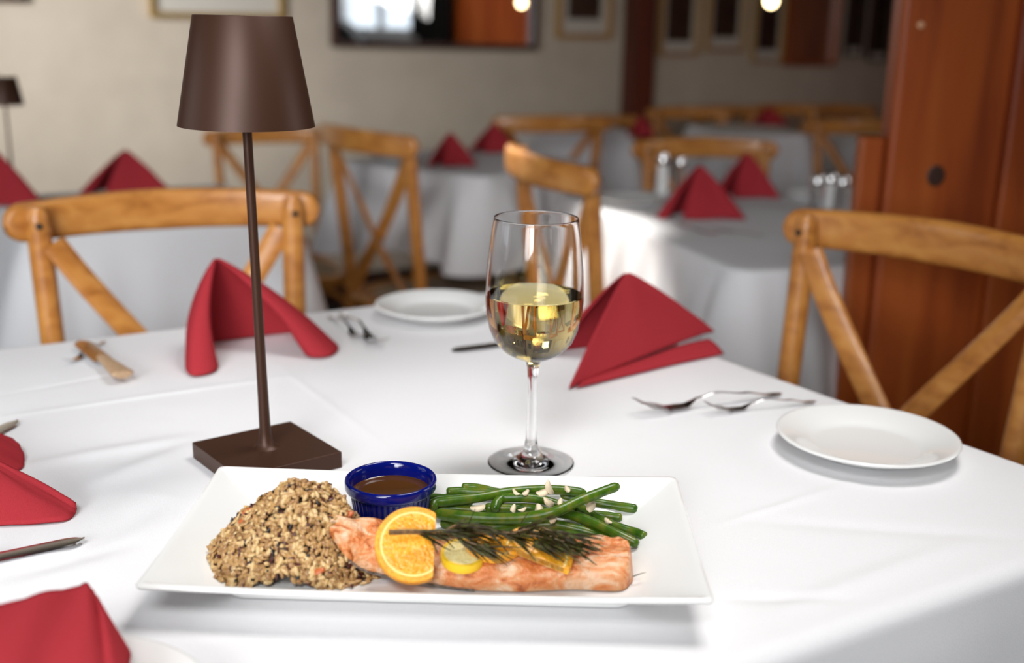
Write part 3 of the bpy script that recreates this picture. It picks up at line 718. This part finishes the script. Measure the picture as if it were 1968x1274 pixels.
for k in range(26):
    a = rnd.uniform(PI*.80, PI*2.1); s = rnd.uniform(1.0,1.07)
    if ry0+RYY*s*math.sin(a) > .697: grain(mb, Vector((rc_.x+RXX*s*math.cos(a), ry0+RYY*s*math.sin(a), FZ+.0014)), Vector((rnd.gauss(0,1), rnd.gauss(0,1), 0)), Vector((0,0,1)), .006, .0012, rnd.choice([0,1,2,3]))
for px, py in ((478,982),(668,990),(612,1098),(470,1000)):
    d = ray(px, py); 
    for st in range(400):      # march to the mound
        q = Vector((0,0,CAM_H)) + d*(.6+st*.001)
        if q.z < FZ + mound(q.x, q.y): break
    grain(mb, q, Vector((1,.3,.4)), Vector((0,0,1)), .010, .0028, 6)
tag(mb.build('rice_pilaf', RICE, angle=60), 'mound of brown and wild rice pilaf on the left of the platter', 'rice', kind='stuff')

# ------------------------------------------------------------------ salmon fillet
front = crom([P(636,1030,.789), P(662,1066,.780), P(700,1096,.766), P(770,1112,.7605), P(880,1131,FZ+.001), P(990,1137,FZ+.001), P(1100,1133,FZ+.001), P(1190,1135,FZ+.001), P(1216,1118,FZ+.001)], 110)
back = crom([P(630,1000,.793), P(665,1000,.793), P(720,1008,.787), P(780,1030,.772), P(900,1058,FZ+.001), P(1030,1060,FZ+.001), P(1120,1060,FZ+.001), P(1180,1062,FZ+.001), P(1213,1088,FZ+.001)], 110)
mb = MB(); rows = []; NV = 30
for i in range(111):
    u = i/110; A_, B_ = front[i], back[i]; H = .0065 + .0125*min(1, max(0,(u-.12)/.35)); H *= 1 if u < .94 else math.sqrt(max(.02, 1-((u-.94)/.065)**2))
    row = []
    for j in range(NV+1):
        v = j/NV; p = A_.lerp(B_, v)
        q = (1-abs(2*v-1)**3.4)**.6 if 0 < v < 1 else 0
        lump = .0030*noise.noise(Vector((p.x*70, p.y*110, 2))) + .0009*noise.noise(Vector((p.x*240, p.y*300, 5))) + .0016*abs(noise.noise(Vector((p.x*35+p.y*60, p.y*20, 9))))
        ridge = -.003*math.exp(-((v-.52-.05*math.sin(u*9))/.05)**2)*(u > .5)
        p = p + Vector((0, -.0022*math.sin(PI*min(1, v*4))*(v < .25), H*q + lump*q + ridge*q)); row.append(p)
    rows.append(row)
mb.grid(rows); mb.grid([[r[0] for r in rows],[r[-1] for r in rows]])
for r in (rows[0], rows[-1]): mb.cap(r)
sal = mb.build('salmon_fillet', M['salmon'], angle=80); tag(sal, 'baked salmon fillet topped with citrus slices and rosemary on the platter', 'fish')
mb = MB(); sk = [front[k] + Vector((0,-.0006,0)) for k in range(18, 60)]
mb.grid([[p + Vector((0,.001,.0012 + .0008*noise.noise(p*200))) for p in sk], [p + Vector((0,-.0012,.0007)) for p in sk], [p + Vector((0,-.0008,-.0002)) for p in sk]])
mb.build('skin', M['skin'], sal)

# ------------------------------------------------------------------ citrus slices
def slice_(label, c, nrm, r, th, clip, spin=0, lemon=False, name='orange_slice'):
    """round slice with rind; clip(x, y) in slice units keeps the piece"""
    t = thing(name, label, 'orange slice' if not lemon else 'lemon slice', c)
    nrm = Vector(nrm).normalized(); xa = Vector((1,0,0)); xa = (xa - nrm*xa.dot(nrm)).normalized(); ya = nrm.cross(xa)
    if spin: R_ = Matrix.Rotation(spin, 3, nrm); xa = R_ @ xa; ya = R_ @ ya
    def W_(x, y, z): return xa*x*r + ya*y*r + nrm*z
    def prism(r0, r1, zz, matr, nm, parent):
        # polygon of the annulus/disc clipped by radius line x<clip
        n = 72; mbx = MB(); outer_, inner_ = [], []
        for k in range(n):
            a = 2*PI*k/n; outer_.append((min(r1*math.cos(a), clip), r1*math.sin(a))); inner_.append((min(r0*math.cos(a), clip), r0*math.sin(a)))
        b = .06
        rowsx = [[W_(x*.985,y*.985,-zz) for x,y in outer_],[W_(x,y,-zz*.7) for x,y in outer_],[W_(x,y,zz*.7) for x,y in outer_],[W_(x*.985,y*.985,zz) for x,y in outer_]]
        if r0 > 0:
            rowsx += [[W_(x,y,zz) for x,y in inner_],[W_(x,y,-zz) for x,y in inner_]]; rowsx.append(rowsx[0]); mbx.grid(rowsx, closed=True)
        else:
            mbx.grid(rowsx, closed=True); mbx.cap(rowsx[0]); 
            ring = rowsx[-1]; mbx.cap(ring)
        return mbx.build(nm, matr, parent, angle=45)
    prism(.86, 1.0, th/2, M['lemonrind'] if lemon else M['rind'], 'rind', t)
    prism(.80, .87, th/2*.98, M['pith'], 'pith', t)
    prism(0, .82, th/2*.96, M['lemonflesh'] if lemon else M['flesh'], 'flesh', t)
    return t
c1 = P(795, 1048, .788)
slice_('thick orange slice standing tilted against the blue ramekin', c1, (.10,-.72,.68), .0262, .0075, .53, 0)
slice_('pale lemon slice lying on the salmon in the middle', P(890,1068,.7785), (.03,-.22,.97), .0152, .0062, .9, 0, True, 'lemon_slice')
c3 = P(1030, 1068, .7815)
slice_('orange half slice lying on the salmon under the rosemary tip', c3, (.10,-.38,.92), .025, .0055, .12, -1.95)
slice_('orange slice half hidden beneath the rosemary stem', P(950,1042,.784), (0,-.2,.98), .020, .005, .4, 1.2)

# ------------------------------------------------------------------ rosemary
t = thing('rosemary_sprig', 'roasted dark rosemary sprig lying across the salmon', 'herb sprig', P(930,1030,.788))
o0 = P(930,1030,.788)
def rz_(px, py, z): return P(px, py, z) - o0
stems = [[(748,1023,.803),(800,1022,.801),(850,1024,.797),(910,1023,.794),(980,1026,.792),(1050,1032,.790),(1100,1045,.788)],
         [(850,1024,.797),(880,1010,.799),(930,1016,.797),(975,1030,.792),(1010,1045,.790)],
         [(860,1026,.796),(900,1042,.790),(940,1052,.788)],
         [(980,1026,.792),(1030,1012,.797),(1060,1020,.796),(1110,1032,.792)]]
mb = MB()
for k, s in enumerate(stems):
    mb.tube(crom([rz_(*q) for q in s], 30), (lambda q: .0019-.0010*q) if k == 0 else (lambda q: .0011-.0005*q), 8)
mb.build('stem', M['rostem'], t)
mb = MB(); rn = random.Random(4)
def needle(p, d, L_, droop, w_):
    pts = []; 
    for k in range(7):
        s = k/6; pts.append(p + d*L_*s + Vector((0,0,-droop*s*s)))
    mb.sweep(pts, lambda q: [(w_*(1-.75*q**2)*(.5+.5*min(1,q*6))*math.cos(a), .45*w_*(1-.6*q)*math.sin(a)) for a in [2*PI*k/6 for k in range(6)]])
for si, (s, cnt, u0) in enumerate(((stems[0],84,.16),(stems[1],26,.1),(stems[2],22,.15),(stems[3],28,.1))):
    C_ = crom([rz_(*q) for q in s], 60)
    for k in range(cnt):
        u = u0 + (1-u0)*rn.random(); i = min(59, int(u*60)); p = C_[i]; tdir = (C_[i+1]-C_[i]).normalized()
        sd = rn.choice((-1, 1)); ang = rn.gauss(0,.30)*1.0
        d = (tdir + Vector((0, rn.gauss(-.18,.30), rn.gauss(-.02,.20)))).normalized()
        L_ = rn.uniform(.013,.027); 
        needle(p + Vector((0,rn.gauss(0,.0014),rn.gauss(0,.001))), d, L_, rn.uniform(-.001,.004), rn.uniform(.0010,.00155))
for k in range(22):    # tuft bending forward at the tip
    p = rz_(1020+rn.random()*75, 1035+rn.random()*14, .789); d = Vector((1, rn.gauss(-.75,.2), rn.gauss(-.16,.08))).normalized()
    needle(p, d, rn.uniform(.016,.027), rn.uniform(0,.003), rn.uniform(.0010,.0015))
for px, py, dx, dy in ((900,1008,.35,.9),(1002,1005,.5,.9),(830,1040,.4,-1),(1000,1030,.6,.5)):
    needle(rz_(px,py,.796), Vector((dx,.1,dy if dy > 0 else -.3)).normalized() if dy > 0 else Vector((.4,-.9,-.25)).normalized(), .013, .001, .0008)
mb.build('needles', M['rosemary'], t)
# loose herb bits
mb = MB(); needle(P(1216,1108,FZ+.006), Vector((1,.25,.35)).normalized(), .010, .001, .0007); tag(mb.build('rosemary_needle', M['rosemary']), 'loose rosemary needle at the right end of the salmon', 'herb')

# ------------------------------------------------------------------ green beans
def zc(x, y): return (820+x/4.473, 900+y/4.473)
# (points in the detail view, heights, radius, label)
beans = [
 ('long green bean on top of the pile crossing up to the right', [(80,385,12),(250,412,13),(600,432,14),(850,420,17),(1100,375,22),(1300,285,26),(1500,205,29),(1650,150,31)], .0044),
 ('green bean arching over the back of the pile under the almonds', [(45,350,11),(75,295,14),(200,278,15),(450,250,16),(700,205,17),(950,185,17),(1200,190,16),(1370,215,14)], .0041),
 ('curled green bean bending down in the middle of the pile', [(585,360,11),(600,300,14),(660,255,16),(780,250,17),(950,262,16),(1100,300,13),(1280,350,11)], .0038),
 ('green bean running down to the lower right over its neighbours', [(1080,370,14),(1250,405,14),(1450,480,12),(1650,575,9),(1820,655,5)], .0043),
 ('green bean with a blunt tip at the far right of the pile', [(1300,330,11),(1480,440,8),(1650,510,6),(1800,555,5),(1880,590,5)], .0041),
 ('upper right green bean lying flat behind the top bean', [(1150,240,9),(1400,290,7),(1600,320,6),(1810,350,6)], .0042),
 ('short bean end showing beneath the upper right bean', [(1200,380,6),(1450,400,5),(1680,425,5)], .0038),
 ('dark green bean along the front of the pile above the rosemary', [(900,490,8),(1100,490,9),(1300,530,7),(1480,580,5),(1580,630,4)], .0044),
 ('second dark green bean along the front behind the rosemary', [(950,540,4),(1100,560,4),(1300,590,4),(1450,640,4)], .0042),
 ('front bean peeping out over the rosemary stem', [(450,520,6),(650,505,7),(850,490,7),(1050,520,6),(1240,570,4)], .0040),
 ('back bean with rounded end beside the ramekin', [(170,205,12),(330,200,12),(600,215,12),(850,225,11)], .0040),
 ('dark bean tip poking up at the back left of the pile', [(300,165,14),(420,165,14),(560,195,13),(700,225,11)], .0036),
 ('bean emerging from behind the ramekin', [(-60,255,8),(60,255,9),(200,262,9),(400,290,8)], .0037),
 ('lowest left bean under the long top bean', [(30,400,5),(60,350,6),(200,345,7),(400,360,7),(700,370,7)], .0040),
 ('bright green bean inside the pile below the almonds', [(500,345,9),(700,345,9),(900,345,9),(1100,400,8)], .0041),
 ('bottom bean of the pile under the long top bean', [(120,470,4),(400,480,4),(700,480,4),(1000,470,4)], .0040),
]
for lab, pts, r in beans:
    W3 = [P(*zc(x, y), FZ + max(hh, r*1000)*.001) for x, y, hh in pts]
    path = crom(W3, 40); b0 = path[20].copy(); b0.z = 0
    mb = MB()
    def rr(q, r=r):
        e = min(q, 1-q)/.05; k = 1 if e > 1 else .55+.45*math.sqrt(max(0, 1-(1-e)**2))
        return r*k*(1+.045*noise.noise(Vector((q*7, r*9e3, 0)))*2)*(1-.12*q)
    mb.tube(path, rr, 14)
    o = mb.build('green_bean', M['bean'], angle=70); tag(o, lab, 'green bean', 'green beans heaped on the platter')
# almond flakes
fl = [(1055,165,33,.9,.8),(1000,205,27,.2,.2),(1045,290,27,1.2,.6),(1150,295,26,.5,.4),(850,210,22,.3,.3),(770,208,21,.8,.2),(440,340,17,.1,.2),(745,350,19,.5,.5),(960,375,21,-.6,.5),(1410,330,19,.4,.3),(820,355,17,.2,.1),(1210,180,21,-.4,.3),(1085,445,16,.3,.4),(1560,455,11,-.3,.2)]
flab = ['almond flake standing upright at the top of the beans','flat almond flake at the foot of the upright one','almond flake leaning in the middle of the beans','thin almond flake right of the leaning one','small almond flake on the back bean','tiny almond flake left on the back bean','longest almond flake, at the left of the beans','square almond chip in the middle left','almond flake tipped over the long top bean','round almond flake near the right bean tips','tiny almond chip deep between the beans','almond sliver at the top right of the back bean','almond chip under the long top bean','almond sliver beside the blunt bean tip']
for (x, y, hh, ang, tilt), lab in zip(fl, flab):
    p = P(*zc(x, y), FZ+hh*.001); R_ = Matrix.Rotation(ang, 3, 'Z') @ Matrix.Rotation(PI/2*tilt, 3, 'X') @ Matrix.Rotation(ang*2, 3, 'Z')
    big = .0062 if lab.startswith(('almond flake','flat','longest','round')) else .0036
    n = 18; rg = []
    for k in range(n):
        a = 2*PI*k/n; ra = big*(1+.22*noise.noise(Vector((math.cos(a)*1.7, math.sin(a)*1.7, x))))
        rg.append(R_ @ Vector((ra*math.cos(a), ra*.55*math.sin(a), .0009*math.cos(a*2))) + p)
    mb = MB(); mb.cap(rg); o = mb.build('almond_flake', M['almond'], solid=.0007, angle=80); tag(o, lab, 'almond flake', 'almond flakes on the green beans')

# ------------------------------------------------------------------ bread plates
def plate(px, py, label, r=.082, z=TZ, grp='white bread plates', at=None):
    c = at or P(px, py, z+.012); sc_ = r/.082
    mb = MB(); prof = [(0,0),(.048,0),(.050,.0015),(.053,.003),(.074,.0115),(.0808,.0145),(.082,.0158),(.0815,.0170),(.080,.0174),(.0775,.0170),(.058,.0098),(.054,.0078),(.050,.0058),(.046,.0050),(0,.0048)]
    mb.lathe([(a*sc_, b*sc_) for a, b in prof], 96); o = mb.build('bread_plate', M['porcelain'], angle=60); o.location = (c.x, c.y, z+.0008)
    return tag(o, label, 'plate', grp)
plate(1666, 843, 'white bread plate on the right beside the two forks')
plate(838, 590, 'white bread plate behind the wine glass, left of it', r=.080)
plate(150, 1300, 'white bread plate in the bottom left corner under a napkin', at=P(110,1392,TZ+.012))
plate(1210, 382, 'white plate on the middle table near its sunlit corner', r=.075)
plate(1555, 370, 'small white plate beside the shakers on the middle table', r=.06)
plate(760, 300, 'plate on the shaded back table', r=.07)

# ------------------------------------------------------------------ cutlery
def fork(p0, p1, label, lift=.0, flip=False, zoff=0, roll=0.0, grp='cutlery on the near table'):
    """from tine tips p0 to handle end p1"""
    p0, p1 = Vector(p0), Vector(p1); L_ = (p1-p0).length; u = (p1-p0).normalized()
    sg = -1 if flip else 1
    t = thing('fork', label, 'fork', p0, math.atan2(u.y, u.x), grp); k = L_/.19
    t.rotation_euler = (roll, 0, math.atan2(u.y, u.x))
    def Z(x): # height profile along the fork, tines-up rest pose
        pts = [(0,.017),(.02,.009),(.045,.003),(.062,.0030),(.078,.011),(.10,.0145),(.14,.0095),(.175,.0032),(.19,.0028)]
        for i in range(len(pts)-1):
            if x <= pts[i+1][0]:
                s = (x-pts[i][0])/(pts[i+1][0]-pts[i][0]); s = s*s*(3-2*s); return pts[i][1]+(pts[i+1][1]-pts[i][1])*s
        return pts[-1][1]
    def Wd(x):
        pts = [(.038,.0115),(.050,.0125),(.062,.0105),(.074,.0038),(.085,.0026),(.12,.003),(.16,.0062),(.183,.0078),(.1895,.0045),(.19,.002)]
        for i in range(len(pts)-1):
            if x <= pts[i+1][0]: s = (x-pts[i][0])/(pts[i+1][0]-pts[i][0]); return pts[i][1]+(pts[i+1][1]-pts[i][1])*s
        return .002
    def strip(mb, x0, x1, yc, wf, th, n):
        rows = []
        for i in range(n+1):
            x = x0+(x1-x0)*i/n; z = Z(x); w_ = wf(x)
            dish = .0018 if .04 < x < .07 else 0
            rows.append([Vector((x*k,(yc-w_)*k,(z+dish)*k)),Vector((x*k,yc*k,(z+th*.4)*k)),Vector((x*k,(yc+w_)*k,(z+dish)*k)),Vector((x*k,yc*k,(z-th)*k))])
        mb.grid(rows, closed=True); mb.cap(rows[0]); mb.cap(rows[-1])
    mb = MB(); strip(mb, .038, .19, 0, Wd, .0014, 50); mb.build('handle', M['steel'], t, subd=1)
    for j in range(4):
        yc = -.0094+.00627*j; mb = MB(); strip(mb, 0, .040, yc, lambda x: .0007+.0011*min(1, x/.03), .0010, 14); mb.build('tine', M['steel'], t)
    return t
def knife(p0, p1, label, handle='steel', z=TZ+.001, lift1=0.0, wd=1.0):
    p0, p1 = Vector((*p0[:2], 0)), Vector((*p1[:2], 0)); L_ = (p1-p0).length; u = (p1-p0).normalized()
    t = thing('table_knife', label, 'knife', (p0.x, p0.y, z), math.atan2(u.y, u.x), 'cutlery on the near table'); t.rotation_euler = (0, -lift1, math.atan2(u.y, u.x))
    mb = MB(); rows = []
    for i in range(25):
        s = i/24; x = s*L_*.55; hw = wd*.0088*math.sin(min(1, s*5+.05)*PI/2)**.7
        rows.append([Vector((x,-hw*.75,.0012)),Vector((x,hw*.2,.0024)),Vector((x,hw*.95,.0022)),Vector((x,hw,.0008)),Vector((x,hw*.2,.0002))])
    mb.grid(rows, closed=True); mb.cap(rows[0]); mb.cap(rows[-1]); mb.build('blade', M['steel'], t)
    mb = MB(); hl = L_*.45
    mb.sweep([(L_*.55-.004+hl*i/20, .0008, .0045) for i in range(21)], lambda q: [(wd*(.0045+.0045*q)*math.cos(a)*(1 if q < .97 else .7), (.0036+.0006*q)*math.sin(a)) for a in [2*PI*k/16 for k in range(16)]])
    mb.build('handle', M[handle], t)
    return t
zt1 = TZ+.0008
def onT(px, py, z=zt1): p = P(px, py, z); p.z = zt1; return p
fork(onT(1222,778,TZ+.012), onT(1502,756,TZ+.003), 'upper fork of the pair right of the wine glass', roll=0)
fork(onT(1358,768,TZ+.016), onT(1568,770,TZ+.003), 'lower fork of the pair, next to the right bread plate')
fork(onT(128,700,TZ+.004), onT(200,640,TZ+.012), 'fork at the left crossed by the wooden handled knife')
# crossed knife resting on the fork
knife(onT(150,648,TZ+.012), onT(240,735,TZ+.003), 'steak knife with pale wooden handle lying on a fork at the left', 'pale_wood', TZ+.006, wd=1.35)
fork(onT(735,655,TZ+.014), onT(655,602,TZ+.003), 'nearer fork of the pair left of the back bread plate')
fork(onT(700,640,TZ+.014), onT(632,606,TZ+.003), 'farther fork of the pair left of the back bread plate')
knife(onT(868,674,TZ+.002), onT(1090,645,TZ+.003), 'dark reflecting knife lying behind the wine glass', 'steel')
knife(onT(162,1032,TZ+.003), onT(-190,1105,TZ+.003), 'silver knife with rounded tip coming in at the left edge')
knife(onT(32,806,TZ+.003), onT(-170,915,TZ+.003), 'silver utensil end showing at the left edge above the napkins')

fork(onT(1292,432,TZ+.004), onT(1412,446,TZ+.003), 'fork lying in front of the dark red napkin on the middle table', grp='cutlery on the middle table')
fork(onT(1330,446,TZ+.004), onT(1468,452,TZ+.003), 'fork nearest the front edge of the middle table', grp='cutlery on the middle table')
# ------------------------------------------------------------------ shakers and glasses on the middle table
def shaker(px, py, label, h=.075, r=.017):
    b = P(px, py, TZ+.001); t = thing('salt_shaker', label, 'shaker', b, 0, 'shakers on the middle table')
    mb = MB(); mb.lathe([(0,0),(r,0),(r*1.05,.01),(r*.92,h*.72)], 20); mb.build('body', M['porcelain'] if 'pale' in label else M['glass'], t)
    mb = MB(); mb.lathe([(r*.95,h*.70),(r*.98,h*.84),(r*.7,h*.97),(0,h)], 20); mb.build('cap', M['steel'], t)
shaker(1567, 402, 'left shaker of the cluster beside the cedar post')
shaker(1592, 398, 'pale shaker in the middle of the cluster beside the cedar post')
shaker(1615, 404, 'right shaker of the cluster beside the cedar post')
shaker(1272, 372, 'pale tall shaker left of the two middle table napkins', .095, .014)
shaker(1306, 366, 'slim shaker just behind the napkin on the middle table', .080, .013)
